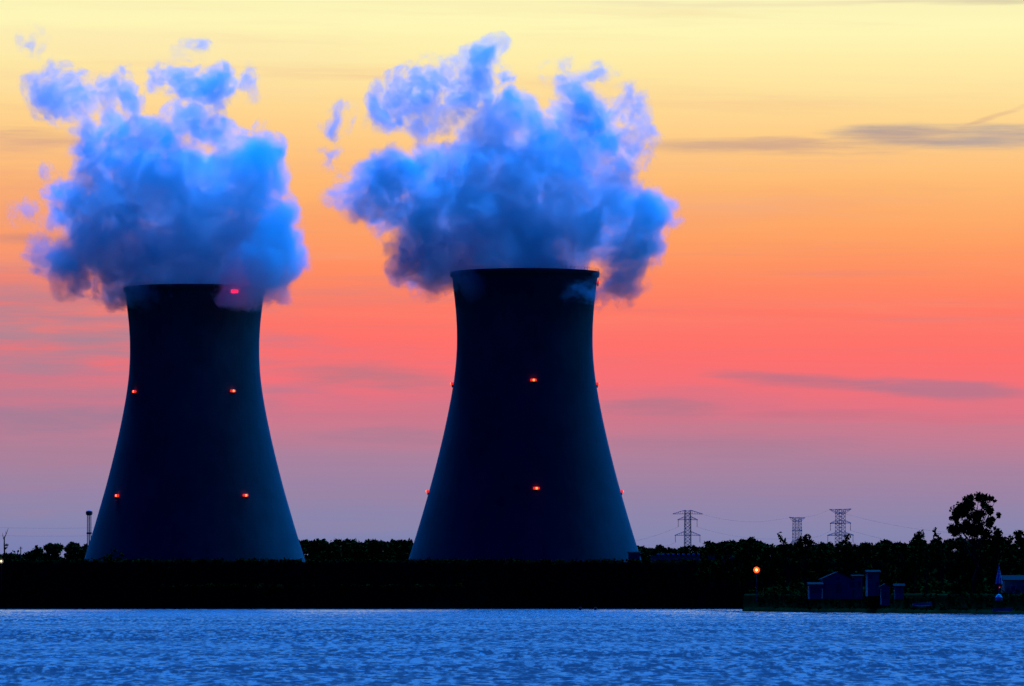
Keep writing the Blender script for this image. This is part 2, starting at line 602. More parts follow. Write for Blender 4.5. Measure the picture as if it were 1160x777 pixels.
def beacon(parent, phi, z, lamp='redlamp', size=1.0):
    """red obstruction light: bracket on the shell, red glass drums glowing as its glare, lamp"""
    r = tower_r(z)
    n = Vector((math.sin(phi), -math.cos(phi), 0))
    e = bpy.data.objects.new('warning_light', None)
    COL.objects.link(e)
    e.parent = parent
    e.location = n * (r + 0.1) + Vector((0, 0, z))
    e.rotation_euler = (0, 0, phi)
    b = MB().box((0, -0.35, -0.55 * size), (2.2 * size, 0.8, 0.12))
    b.box((-0.8 * size, -0.3, -0.95 * size), (0.12, 0.6, 0.7 * size)).box((0.8 * size, -0.3, -0.95 * size), (0.12, 0.6, 0.7 * size))
    # lie against a leaning wall: a long back plate reaching into it
    b.box((0, 0.3, -0.5 * size), (2.2 * size, 0.9, 0.2))
    b.build('bracket', M['steel'], e)
    g = MB()
    for sx in (-0.62, 0.62):
        g.lathe([(0.02, -0.45 * size), (0.42 * size, -0.42 * size), (0.5 * size, 0), (0.42 * size, 0.42 * size), (0.02, 0.5 * size)], 12, (sx * size, -0.45, 0))
    g.build('lens', M['rimlamp' if lamp == 'rimlamp' else 'glareglass'], e, smooth=True)  # glass emits by itself, built large as the glare round the lamp
    MB().lathe([(0.02, -0.4 * size), (0.34 * size, -0.3 * size), (0.42 * size, 0), (0.34 * size, 0.3 * size), (0.02, 0.42 * size)], 12,
               (0.1 * size, -0.75, 0.02)).build('lamp', M[lamp], e, smooth=True)
    return e


def make_tower(name, label, px, dist, lights, rim):
    loc = at(px, 0, dist)
    t = thing(name, label, 'cooling tower', (loc.x, dist, 0))
    n = 160
    outer = [(r, z) for r, z in zip(TR, TZ)]
    inner = [(r - (0.45 + 0.5 * max(0, (40 - z) / 40)), z) for r, z in zip(TR, TZ)]
    m = MB().lathe(outer, n)
    m.lathe(list(reversed(inner)), n)
    # rounded lip joins the two faces
    m.lathe([(TR[-1], TZ[-1]), (TR[-1] - 0.45, TZ[-1])], n)
    m.lathe([(TR[0] - 0.95, TZ[0]), (TR[0], TZ[0])], n)
    m.build('shell', M['concrete'], t, smooth=True)
    # stiffening ring and walkway round the rim
    rr_ = tower_r(TTOP - 1.0)
    MB().lathe([(rr_ + 0.02, TTOP - 2.2), (rr_ + 0.75, TTOP - 1.7), (rr_ + 0.85, TTOP - 0.4), (rr_ + 0.7, TTOP + 0.25),
                (TR[-1] - 0.3, TTOP + 0.3)], n).build('rim', M['concrete'], t, smooth=True)
    rail = MB()
    for dz_ in (0.8, 1.3):
        pts = [((TR[-1] + 0.6) * math.cos(a), (TR[-1] + 0.6) * math.sin(a), TTOP + dz_) for a in np.linspace(0, 2 * math.pi, 97)]
        rail.tube(pts, 0.035, 4, cap=False)
    for a in np.linspace(0, 2 * math.pi, 97)[:-1]:
        rail.box(((TR[-1] + 0.6) * math.cos(a), (TR[-1] + 0.6) * math.sin(a), TTOP + 0.75), (0.07, 0.07, 1.1), a)
    rail.build('railing', M['steel'], t)
    # air inlet: slanted columns down to the basin
    cols = MB()
    for k in range(44):
        a = 2 * math.pi * k / 44
        for s in (-1, 1):
            b = a + s * math.pi / 44
            r1, r0 = TR[0] - 0.5, TR[0] + 1.6
            cols.tube([(r0 * math.cos(a), r0 * math.sin(a), 5.6), (r1 * math.cos(b), r1 * math.sin(b), TZ[0] + 0.05)], 0.42, 6)
    cols.build('inlet_columns', M['concrete'], t)
    MB().lathe([(TR[0] + 3.2, 5.0), (TR[0] + 3.2, 7.0), (TR[0] + 2.6, 7.0), (TR[0] + 2.6, 6.3), (1, 6.3)], 96).build('basin', M['concrete'], t)
    for phi, py in lights:
        beacon(t, phi, H + (HZ - py) * dist / F, size=1.25)
    for phi, dz_ in rim:
        beacon(t, phi, TTOP + dz_, 'rimlamp' if dist > 2450 else 'redlamp', 1.6 if dist > 2450 else 1.25)
    return t


LD = 2521.0
left_tower = make_tower('cooling_tower', 'left cooling tower, slightly smaller, steam spilling over the right of its rim', 220.5, LD,
                        [(R(-57), 444.5), (R(36.5), 444.5), (R(-53), 562), (R(36), 562)], [(R(37.5), -2.8)])
RD = 2400.0
right_tower = make_tower('cooling_tower', 'right cooling tower, slightly larger, one column of red lights up its middle', 594.5, RD,
                         [(R(6.6), 433), (R(6.6), 554.5), (R(-88), 434), (R(-88), 556), (R(93), 434), (R(92), 556)], [(R(92), -4.0)])


# ------------------------------------------------------------------ steam
def plume_material(name, blobs, gain, sigma, nscale, amp, seed):
    m = bpy.data.materials.new(name)
    m.use_nodes = True
    t = NT(m.node_tree)
    co = t.n('ShaderNodeTexCoord').outputs['Object']
    co_s = t.v('ADD', co, (seed, seed * 0.7, seed * 1.3))
    w1 = t.noise(co_s, 1 / 32.0, 1.0, 0.45, out=1, lac=2.6)
    warp = t.v('SCALE', t.v('SUBTRACT', w1, (0.5, 0.5, 0.5)), scale=26.0)
    p = t.v('ADD', co, warp)
    f = None
    for (x, y, z, r, w) in blobs:
        s_ = max(r, 17.0)
        q = t.m('MULTIPLY_ADD', t.v('DISTANCE', p, (x, y, z)), -1.0 / s_, r / s_)
        if w < min(0.99, r / s_):
            q = t.m('MINIMUM', q, w)
        f = q if f is None else t.m('MAXIMUM', f, q)
    n = t.noise(t.v('ADD', co_s, t.v('SCALE', warp, scale=0.6)), nscale, 6, 0.72)
    val = t.m('ADD', f, t.m('MULTIPLY_ADD', n, amp, 0.05 - 0.5 * amp))
    val = t.m('MULTIPLY', val, t.step(f, -0.25, -0.02))
    den = t.m('MULTIPLY', t.m('POWER', t.m('MULTIPLY', val, gain, clamp=True), 1.7), sigma)
    vs = t.n('ShaderNodeVolumeScatter')
    vs.inputs['Color'].default_value = (0.99, 0.995, 0.998, 1)
    vs.inputs['Anisotropy'].default_value = 0.1
    t.put(vs.inputs['Density'], den)
    t.put(t.n('ShaderNodeOutputMaterial').inputs['Volume'], vs.outputs[0])
    return m


def plume_part(name, root, dist, px_blobs, gain, sigma, nscale, amp, step, seed):
    """px_blobs: (photo x, photo y, radius in photo px, depth offset in m, fullness)"""
    o0 = root.location
    blobs = []
    for (X, Y, r, dy_, w) in px_blobs:
        p = at(X, Y, dist)
        blobs.append((p.x - o0.x, dy_, p.z - o0.z, r * dist / F, w))
    bm = bmesh.new()
    for (x, y, z, r, w) in blobs:
        bmesh.ops.create_icosphere(bm, subdivisions=3, radius=r + 0.25 * max(r, 17.0) + 1.5, matrix=Matrix.Translation((x, y, z)))
    me = bpy.data.meshes.new('blank')
    bm.to_mesh(me)
    bm.free()
    tmp = bpy.data.objects.new('blank', me)
    COL.objects.link(tmp)
    md = tmp.modifiers.new('r', 'REMESH')
    md.mode = 'VOXEL'
    md.voxel_size = 2.5
    dg = bpy.context.evaluated_depsgraph_get()
    mesh = bpy.data.meshes.new_from_object(tmp.evaluated_get(dg))
    bpy.data.objects.remove(tmp)
    mesh.name = name
    mesh.materials.clear()
    mat = plume_material(name.replace('_', ' '), blobs, gain, sigma, nscale, amp, seed * 37.0)
    mat.cycles.volume_step_rate = step
    mesh.materials.append(mat)
    ob = bpy.data.objects.new(name, mesh)
    ob.parent = root
    COL.objects.link(ob)
    return ob


def make_plume(label, origin, dist, body, wisps, seed):
    root = thing('steam_plume', label, 'steam', origin)
    plume_part('steam_body', root, dist, body, 5.0, 0.110, 1 / 14.0, 3.0, 0.27, seed)
    plume_part('torn_wisps', root, dist, wisps, 3.0, 0.12, 1 / 9.0, 3.4, 0.20, seed + 1.7)


LB = [
    (219, 318, 66, 0, 1), (255, 318, 40, -14, 1), (215, 275, 66, 4, 1), (150, 285, 60, -8, 1), (105, 298, 44, -14, 1), (85, 312, 27, -20, 1),
    (122, 245, 52, 6, 1), (170, 215, 60, 0, 1), (165, 176, 34, -6, 1), (225, 225, 60, 8, 1),
    (285, 270, 58, -10, 1), (302, 298, 44, -26, 1), (290, 318, 38, -38, 1), (312, 312, 36, -28, 1), (320, 310, 28, -28, 0.9),
    (272, 205, 50, 4, 1), (298, 190, 30, -6, 0.9), (245, 160, 27, 4, 1),
]
LW = [
    (240, 138, 18, 0, 0.7), (232, 104, 30, 0, 0.8), (256, 98, 18, 6, 0.9), (205, 90, 22, 4, 0.3), (186, 80, 18, 2, 0.15), (283, 99, 20, 0, 0.2), (220, 146, 26, 6, 0.35), (195, 148, 24, 6, 0.35),
    (300, 168, 24, 8, 0.6), (108, 168, 34, 6, 0.45), (116, 140, 24, 4, 0.5), (142, 106, 24, -4, 0.4), (120, 112, 22, -4, 0.3),
    (60, 108, 32, 0, 0.6), (82, 120, 26, 3, 0.45), (40, 98, 18, 0, 0.4), (95, 142, 20, 2, 0.3), (75, 225, 30, 8, 0.4), (60, 290, 24, -10, 0.4),
    (330, 255, 26, -10, 0.45), (36, 43, 18, 0, -0.12), (60, 205, 16, 0, -0.05), (27, 240, 15, 0, -0.08), (215, 58, 16, 0, -0.08), (340, 300, 18, -20, 0.3),
]
lo = left_tower.location
make_plume('broad blue steam cloud over the left tower, drooping past its rim on both sides', (lo.x, lo.y, TTOP), LD, LB, LW, 3)

RB = [
    (595, 300, 70, 0, 1), (632, 300, 42, 0, 1), (595, 258, 78, 0, 1), (545, 288, 52, -8, 1), (480, 300, 36, -10, 0.95), (500, 290, 40, 0, 1), (462, 285, 26, -14, 0.7),
    (540, 230, 64, 4, 1), (490, 225, 48, 6, 0.9), (445, 212, 38, 0, 0.8), (585, 190, 58, 0, 1), (630, 195, 60, 6, 1), (512, 192, 34, 0, 1), (535, 172, 30, 2, 0.9), (560, 150, 36, -4, 0.9), (590, 130, 28, 2, 0.85),
    (645, 142, 36, 4, 0.8), (668, 172, 42, 6, 0.95), (655, 240, 62, 4, 1), (690, 225, 46, 0, 0.9), (725, 245, 36, -4, 0.8), (715, 270, 34, 0, 0.7),
]
RW = [
    (581, 114, 17, 0, 0.5), (418, 212, 30, -4, 0.7), (406, 235, 26, -8, 0.55), (438, 245, 30, 2, 0.5), (455, 190, 28, 4, 0.35), (470, 262, 36, 0, 0.5),
    (740, 238, 28, -8, 0.7), (735, 270, 26, 4, 0.5), (708, 308, 34, -8, 0.5), (722, 298, 26, -4, 0.4), (694, 326, 26, -20, 0.35), (662, 332, 20, -40, 0.0),
    (545, 74, 32, 0, 0.65), (560, 78, 24, 4, 0.5), (512, 86, 26, 0, 0.45), (484, 98, 25, 2, 0.5), (462, 112, 26, 0, 0.35), (434, 118, 22, 0, 0.2), (525, 110, 30, 4, 0.4), (488, 130, 28, 0, 0.3),
    (640, 76, 20, 0, 0.3), (656, 98, 26, 2, 0.45), (670, 112, 26, 0, 0.45), (682, 88, 16, 0, 0.2), (675, 138, 26, 4, 0.45), (706, 116, 17, 0, 0.25), (722, 132, 20, 0, 0.45), (730, 150, 18, 0, 0.45), (716, 168, 22, 0, 0.4),
    (382, 132, 15, 0, 0.12), (376, 172, 14, 0, 0.12), (378, 228, 14, 0, 0.15),
]
ro = right_tower.location
make_plume('ragged blue steam cloud over the right tower with torn horns along its top', (ro.x, ro.y, TTOP), RD, RB, RW, 8)


# ------------------------------------------------------------------ foliage
def leaf_cloud(clumps, per_m3, size, g, cap=400):
    """small tilted leaf faces spread through clump volumes -> verts, quads"""
    V = []
    for (cx, cy, cz, r, flat) in clumps:
        n = int(min(cap, max(18, per_m3 * r ** 2.2)))
        dirs = g.normal(size=(n, 3))
        dirs /= np.linalg.norm(dirs, axis=1)[:, None]
        rad = r * g.random(n) ** 0.45 * (1 + 0.22 * g.normal(size=n))
        c = dirs * rad[:, None] * np.array([1, 1, flat]) + np.array([cx, cy, cz])
        a = g.normal(size=(n, 3)); a /= np.linalg.norm(a, axis=1)[:, None]
        b = np.cross(a, g.normal(size=(n, 3))); b /= np.linalg.norm(b, axis=1)[:, None]
        s = size * (0.5 + g.random((n, 1)))
        a, b = a * s, b * s * 0.65
        V.append(np.stack([c - a * 0.9, c + b, c + a, c - b * 0.8], 1))
    V = np.concatenate(V).reshape(-1, 3)
    Q = np.arange(len(V)).reshape(-1, 4)
    return V, Q


def tree_parts(root, h, clumps, g, leaf=0.42, dens=60, trunk_r=0.28):
    m = MB()
    sway = [(0, 0, -0.4)]
    top = h * 0.62
    for i in range(1, 6):
        sway.append((g.normal() * 0.03 * h, g.normal() * 0.03 * h, top * i / 5))
    m.tube(sway, [trunk_r * (1.25 - 0.2 * i) for i in range(6)], 7)
    for (cx, cy, cz, r, fl) in clumps:
        k = min(5, max(1, int(cz / top * 4)))
        b = Vector(sway[k - 1]).lerp(Vector(sway[k]), 0.5)
        mid = b.lerp(Vector((cx, cy, cz)), 0.5) + Vector((g.normal() * 0.2, g.normal() * 0.2, -0.06 * h * 0.3))
        m.tube([b, mid, (cx, cy, cz)], [trunk_r * 0.38, trunk_r * 0.26, trunk_r * 0.1], 5)
    m.build('trunk', M['bark'], root)
    V, Q = leaf_cloud(clumps, dens, leaf, g)
    np_mesh('crown', V, Q, M['leaf'], root)


def round_clumps(h, w, g, n=13):
    """crown of clumps, irregular, from near the ground up"""
    out = []
    for i in range(n):
        z = h * (0.28 + 0.62 * g.random())
        k = math.sin(math.pi * min(0.97, (z / h) ** 0.8) * 0.93) ** 0.6
        a = g.random() * 6.28
        rad = w * 0.5 * k * (0.35 + 0.6 * g.random())
        out.append((rad * math.cos(a), rad * math.sin(a), z, w * (0.13 + 0.10 * g.random()), 0.8))
    out.append((w * 0.03, 0, h * 0.88, w * 0.13, 0.9))
    for i in range(6):
        out.append(((g.random() - 0.5) * w * 0.95, (g.random() - 0.5) * w * 0.6, h * (0.08 + 0.3 * g.random()), w * 0.2, 0.9))
    return out


def ground_z(x, y):
    if x > SX0 + 2 and point_edge(x) + 10 < y < point_edge(x) + 225:
        return 3.9
    if 1500 <= y <= 1560:
        return float(np.interp(y - far_edge(x), [0, 1.5, 2.5, 4.0, 5.4, 5.8, 20, 40, 62], [0, .5, 3, 7, 10.8, 12.7, 11.0, 8.5, 6]))
    return 6.0


# (photo x of the trunk, photo y of the top, crown width px, distance, label)
right_trees = [
    (806, 614, 22, 1400, 'low rounded tree, leftmost of the dark trees right of the first pylon'),
    (822, 608, 24, 1350, 'rounded tree left of the twin crowns above the orange lamp'),
    (838, 610, 20, 1330, 'small crown between two taller rounded trees left of the orange lamp'),
    (851, 606, 24, 1240, 'taller rounded tree standing directly above the orange lamp'),
    (873, 613, 24, 1230, 'low dome-shaped tree just right of the orange lamp'),
    (892, 604, 9, 1150, 'thin tree leaning left at the foot of the middle pylon'),
    (913, 601, 22, 1150, 'bushy tree covering the right foot of the middle pylon'),
    (935, 612, 26, 1220, 'low broad tree between the middle and right pylons'),
    (959, 600, 18, 1150, 'forked tree with a gap covering the foot of the right pylon'),
    (982, 612, 24, 1210, 'low broad tree just right of the right pylon'),
    (1001, 608, 22, 1180, 'rounded tree behind the small sheds'),
    (1022, 611, 24, 1190, 'low spreading tree between the sheds and the slim saplings'),
    (1037, 606, 15, 1160, 'slim feathery tree left of the pair of saplings'),
    (1050, 600, 12, 1140, 'upright sapling with narrow crown left of the leaning tree'),
    (1067, 598, 11, 1120, 'small tree leaning left beside the big open tree'),
    (1086, 604, 26, 1135, 'broad bush growing at the left foot of the big open tree'),
    (1112, 607, 26, 1135, 'broad bush growing at the right foot of the big open tree'),
    (1131, 600, 24, 1120, 'squat round tree tucked under the right side of the big open tree'),
    (1148, 604, 14, 1120, 'small tree between the squat round tree and the picture edge'),
    (1162, 596, 22, 1110, 'tall bush at the right edge of the picture'),
]
gt = np.random.default_rng(21)
for (px, top, w, dist, lab) in right_trees:
    p = at(px, top, dist)
    gz = ground_z(p.x, dist)
    h = p.z - gz
    wm = w * dist / F * 1.25
    root = thing('tree', lab, 'tree', (p.x, dist, gz), 0.0, 'trees along the right shore')
    if w < 16:
        lean = -0.10 if 'leaning' in lab else 0.0
        cl = [(lean * z * h * 1.2 + gt.normal() * wm * 0.22, gt.normal() * wm * 0.2, h * z, wm * (0.22 + 0.12 * gt.random()), 1.1) for z in np.linspace(0.35, 0.97, 10)]
        tree_parts(root, h, cl, gt, 0.34, 60, 0.16)
    else:
        tree_parts(root, h, round_clumps(h, wm, gt, 16), gt, 0.40, 55, 0.26)

# the big open tree
BD = 1120.0
bt = at(1103, 612, BD)
root = thing('tree', 'tallest tree on the right, open crown with sky showing through its gaps', 'tree', (bt.x, BD, 3.9))
cl = []
for (X, Y, r) in [(455, 165, 62), (480, 215, 55), (345, 290, 72), (400, 230, 55), (310, 340, 40), (420, 300, 45), (575, 125, 48), (640, 135, 42), (695, 140, 34), (640, 215, 40), (620, 200, 26),
                  (665, 260, 38), (710, 275, 34), (785, 315, 26), (750, 165, 14), (695, 400, 52), (715, 360, 30), (550, 320, 62), (600, 300, 40), (545, 375, 35), (470, 350, 26), (440, 455, 80), (350, 480, 62), (290, 500, 52), (275, 450, 34),
                  (520, 500, 70), (590, 440, 38), (600, 500, 45), (755, 460, 12), (660, 540, 50), (780, 520, 50), (330, 400, 22), (265, 350, 20)]:
    p = at(1050 + X / 9.71, 550 + Y / 9.71, BD)
    cl.append((p.x - bt.x, gt.normal() * 1.6, p.z - 3.9, r / 9.71 * BD / F * 1.05, 1.0))
tree_parts(root, 21.0, cl, gt, 0.34, 230, 0.42)

# bush on the bank before the left tower and the bare tree at the left edge
for (px, top, w, dist, lab) in [(131, 619, 22, 1531, 'dark bush on the bank before the left tower')]:
    p = at(px, top, dist)
    gz = ground_z(p.x, dist)
    root = thing('bush', lab, 'bush', (p.x, dist, gz))
    h = p.z - gz
    wm = w * dist / F * 1.2
    tree_parts(root, h, [(gt.normal() * wm * 0.25, gt.normal() * 0.6, h * (0.25 + 0.6 * gt.random()), 0.8 + 0.3 * gt.random(), 0.9) for _ in range(9)], gt, 0.3, 60, 0.1)

DD = 1527.0
p0 = at(5, 626, DD)
root = thing('bare_tree', 'thin bare tree with forked twigs at the left edge of the picture', 'tree', (p0.x, DD, 12.3))
m = MB()
P = lambda x, y: tuple(at(x, y, DD) - Vector((p0.x, DD, 12.3)))
m.tube([P(5, 640), P(5.2, 628), P(4.8, 616), P(5, 607)], [0.3, 0.24, 0.18, 0.12], 6)
m.tube([P(5, 609), P(7.5, 603), P(9.5, 597.5)], [0.13, 0.09, 0.04], 5)
m.tube([P(4.9, 612), P(3.4, 607), P(2.7, 603)], [0.12, 0.08, 0.03], 5)
m.tube([P(5, 618), P(7, 616), P(8, 615)], [0.12, 0.08, 0.05], 5)
m.tube([P(6.8, 605), P(6.4, 601)], [0.07, 0.03], 5)
m.build('trunk', M['bark'], root)
q = P(7.6, 617)
V, Q = leaf_cloud([(q[0], 0, q[2], 0.55, 0.9), (q[0] - 0.3, 0, q[2] - 0.8, 0.35, 1.2)], 90, 0.24, gt)
np_mesh('crown', V, Q, M['leaf'], root)


def wood(name, segs, dist, spread, g, hvar=2.5, leaf=0.9, dens=36):
    """far-off wood reading as one mass"""
    clumps = []
    for (x0, y0, x1, y1) in segs:
        n = max(2, int(abs(x1 - x0) / 5.5))
        for i in range(n):
            k = (i + g.random()) / n
            d_ = dist + g.random() * spread
            p = at(x0 + (x1 - x0) * k, y0 + (y1 - y0) * k, d_)
            top = p.z - abs(g.normal()) * hvar * 0.6
            w = 3.6 + 2.5 * g.random()
            for j in range(7):
                zz = top - w * 0.5 - (top - 8) * 0.75 * g.random() ** 1.4
                a = g.random() * 6.28
                clumps.append((p.x + math.cos(a) * w * 0.5, d_ + math.sin(a) * w * 0.5, zz, w * (0.28 + 0.2 * g.random()), 0.85))
            clumps.append((p.x, d_, top - w * 0.3, w * 0.34, 0.9))
            clumps.append((p.x + g.normal() * 2, d_, 10, w * 0.7, 1.2))
            clumps.append((p.x + g.normal() * 2, d_, 15, w * 0.7, 1.0))
            clumps.append((p.x + g.normal() * 2, d_, 20, w * 0.55, 1.0))
    V, Q = leaf_cloud(clumps, dens, leaf, g)
    o = np_mesh(name, V, Q, M['leaf_far'])
    return tag(o, kind='stuff')


wood('far_wood', [(-60, 628, 15, 628), (12, 627, 38, 621), (38, 619, 58, 614), (56, 613, 90, 614), (86, 616, 130, 612)], 2650, 60, gt)
wood('far_wood', [(330, 610, 480, 610), (335, 614, 475, 612)], 2640, 70, gt, 1.6)
wood('far_wood', [(712, 618, 748, 617), (750, 618, 800, 616), (798, 613, 830, 611), (826, 609, 870, 611), (868, 616, 930, 613), (925, 613, 1000, 614), (990, 611, 1060, 612), (1040, 610, 1240, 606)], 2450, 120, gt)


def scrub(name, n, place, g, leaf, dens, rmin, rmax):
    clumps = []
    for i in range(n):
        x, y, z = place(g)
        r = rmin + (rmax - rmin) * g.random() ** 2
        clumps.append((x, y, z + r * 0.25, r, 0.75))
    V, Q = leaf_cloud(clumps, dens, leaf, g, 60)
    return tag(np_mesh(name, V, Q, M['leaf']), kind='stuff')


def on_bank(g):
    x = -200 + 400 * g.random()
    k = g.random()
    y = far_edge(x) + (5.9 + 1.5 * k if g.random() < 0.45 else 0.5 + 5.5 * k)
    return x, y, ground_z(x, y)


scrub('bank_scrub', 2600, on_bank, gt, 0.30, 16, 0.4, 1.1)


def on_point(g):
    x = SX0 + 8 + (260 - SX0) * g.random()
    y = point_edge(x) + 45 + 150 * g.random()
    return x, y, 3.9


scrub('point_scrub', 900, on_point, gt, 0.5, 12, 1.0, 3.4)


def on_thicket(g):
    x = SX0 + 14 + (280 - SX0) * g.random()
    return x, point_edge(x) + 90 + 100 * g.random(), 3.9


scrub('point_scrub', 330, on_thicket, gt, 0.6, 9, 2.4, 5.2)


def on_face(g):
    x = SX0 + 3 + (240 - SX0) * g.random()
    return x, point_edge(x) + 6.2 + 1.2 * g.random(), 1.4 + 2.5 * g.random()


scrub('point_scrub', 900, on_face, gt, 0.24, 16, 0.3, 0.8)


def before_houses(g):
    px = 905 + 130 * g.random() if g.random() < 0.7 else 1110 + 60 * g.random()
    x = (px - 580) * 1085 / F
    return x, point_edge(x) + 8 + 6 * g.random(), 3.7


scrub('point_scrub', 110, before_houses, gt, 0.26, 20, 0.3, 1.25)


def on_edge(g):
    x = SX0 + 6 + (230 - SX0) * g.random()
    y = point_edge(x) + 2 + 6 * g.random()
    return x, y, 0.8


scrub('water_edge_reeds', 420, on_edge, gt, 0.22, 14, 0.25, 0.6)


# ------------------------------------------------------------------ pylons
def lattice(m, z0, w0, z1, w1, n, t):
    """square lattice body between two heights"""
    for k in range(4):
        a0, a1 = math.pi / 4 + k * math.pi / 2, math.pi / 4 + (k + 1) * math.pi / 2
        c = lambda a, w, z: (w * 0.7071 * math.cos(a), w * 0.7071 * math.sin(a), z)
        m.tube([c(a0, w0, z0), c(a0, w1, z1)], t, 4)
        for i in range(n):
            za, zb = z0 + (z1 - z0) * i / n, z0 + (z1 - z0) * (i + 1) / n
            wa, wb = w0 + (w1 - w0) * i / n, w0 + (w1 - w0) * (i + 1) / n
            m.tube([c(a0, wa, za), c(a1, wb, zb)], t * 0.62, 4)
            m.tube([c(a1, wa, za), c(a0, wb, zb)], t * 0.62, 4)
            m.tube([c(a0, wb, zb), c(a1, wb, zb)], t * 0.55, 4)


def make_pylon(px, top, dist, label, rz, ww, arms, base_w=7.0):
    p = at(px, top, dist)
    h = p.z - 6.0
    t = thing('pylon', label, 'pylon', (p.x, dist, 6.0), rz, 'power pylons behind the trees on the right')
    m = MB()
    lattice(m, -0.5, base_w, h * 0.45, ww, 6, 0.12)
    lattice(m, h * 0.45, ww, h - 0.5, ww * 0.88, 12, 0.11)
    m.build('mast', M['steel'], t)
    tips = []
    for (dz_, half, thick, hang, rise) in arms:
        a = MB()
        z = h - dz_
        for yy in (-0.4, 0.4):
            a.tube([(-ww * 0.5, yy * ww, z), (ww * 0.5, yy * ww, z)], 0.15, 4)
        for s in (-1, 1):
            for yy in (-0.5, 0.5):
                a.tube([(s * ww * 0.45, yy * ww * 0.8, z), (s * half, yy * 0.2, z - 0.1 + rise)], 0.11, 4)
                a.tube([(s * ww * 0.42, yy * ww * 0.7, z + thick), (s * half, yy * 0.2, z + rise)], 0.11, 4)
            for i in range(1, 5):
                k = i / 5
                x = ww * 0.45 + (half - ww * 0.45) * k
                a.tube([(s * x, -0.2, z + rise * k), (s * (x - 0.5), 0.1, z + thick * (1 - k) + rise * k)], 0.07, 4)
        a.build('crossarm', M['steel'], t)
        for s in (-1, 1):
            if hang:
                b = MB()
                b.lathe([(0.03, 0)] + [(0.05 if j % 2 else 0.17, -hang * (j + 1) / 12) for j in range(11)] + [(0.03, -hang)], 8, (s * (half - 0.3), 0, z - 0.1))
                b.build('insulator', M['porcelain'], t)
            tips.append(Matrix.Rotation(rz, 4, 'Z') @ Vector((s * (half - 0.3), 0, z - 0.1 - hang + rise)) + t.location)
    return t, tips


PD = 2700.0
p1, t1 = make_pylon(779, 576.5, PD, 'lattice pylon nearest the right tower, all three pairs of arms seen broadside', R(8), 3.0,
                    [(2.1, 7.3, 1.8, 0, 0), (4.9, 4.9, 1.6, 3.4, 0), (12.4, 6.3, 1.9, 3.4, 0)])
p2, t2 = make_pylon(903, 584.5, 2950, 'middle pylon, shortest, its flared head just above a bushy tree', R(62), 3.9,
                    [(2.6, 9.5, 1.9, 0, 2.2), (7.4, 6.0, 1.5, 3.2, 0), (13.5, 7.0, 1.5, 3.2, 0)])
p3, t3 = make_pylon(952, 575, 2620, 'rightmost pylon, taller than the middle one, seen almost along its arms', R(-60), 3.7,
                    [(2.6, 9.0, 1.9, 0, 2.2), (7.0, 8.8, 1.5, 3.4, 0), (12.6, 11.0, 1.5, 3.4, 0)])


def wire(a, b, sag, label):
    m = MB()
    pts = []
    for i in range(25):
        k = i / 24
        p = Vector(a).lerp(Vector(b), k)
        p.z -= sag * 4 * k * (1 - k)
        pts.append(p)
    o = Vector(pts[0])
    m.tube([p - o for p in pts], 0.028, 4)
    ob = m.build('power_cable', M['cable'], None, o)
    tag(ob, label, 'cable', 'power cables strung between the pylons')


w0 = at(640, 612, 2760)
for i, s in ((2, 'upper'), (4, 'lower')):
    wire(t1[i], at(600, 606 + 8 * (i == 4), 2800), 7.0, s + ' cable from the first pylon passing behind the right tower')
for (i, s) in ((0, 'top'), (3, 'upper'), (5, 'lower')):
    wire(t1[i if i else 1], t2[i], 3.0, s + ' cable between the first and the middle pylon')
    wire(t2[i], t3[i - 1 if i else 0], 1.5, s + ' cable between the middle and the right pylon')
    wire(t3[i], at(1230, 596 + i * 5, 2550), 7.0, s + ' cable running from the right pylon out of the picture')
for yy, s in ((594, 'upper'), (603, 'lower')):
    ob_a, ob_b = at(-60, yy + 1, 2850), at(150, yy + 2, 2850)
    wire(ob_a, ob_b, 1.0, s + ' faint cable crossing the sky left of the left tower')

# ------------------------------------------------------------------ water tower and pole on the left
WD = 2600.0
b = at(101, 625, WD)
wt = thing('water_tower', 'slim tank tower with dark drum head beside the left tower', 'water tower', (b.x, WD, 6.0))
zt = at(0, 583, WD).z - 6.0
MB().lathe([(0.02, zt - 0.2), (1.1, zt), (1.55, zt + 0.5), (1.55, zt + 1.5), (1.2, zt + 2.0), (0.02, zt + 2.3)], 24).build('tank', M['drum'], wt, smooth=True)
for sx in (-0.8, 0.8):
    for sy in (-0.8, 0.8):
        MB().tube([(sx * 1.05, sy, -0.3), (sx, sy, zt + 0.1)], 0.14, 6).build('leg', M['steel'], wt)
MB().tube([(0, 0, -0.3), (0, 0, zt)], 0.3, 8).build('riser_pipe', M['steel'], wt)
zb = at(0, 604.5, WD).z - 6.0
MB().lathe([(0.3, zb), (1.25, zb + 0.1), (1.25, zb + 0.8), (0.3, zb + 0.9)], 16).build('platform', M['drum'], wt)
b = at(23.5, 625, 2500)
pole = thing('utility_pole', 'short wooden utility pole rising from the trees at far left', 'pole', (b.x, 2500, 6.0))
zt = at(0, 618.5, 2500).z - 6.0
MB().tube([(0, 0, -0.3), (0, 0, zt)], [0.28, 0.2], 8).build('post', M['wood'], pole)
MB().box((0, 0, zt - 0.7), (1.7, 0.2, 0.2)).build('crossarm', M['wood'], pole)


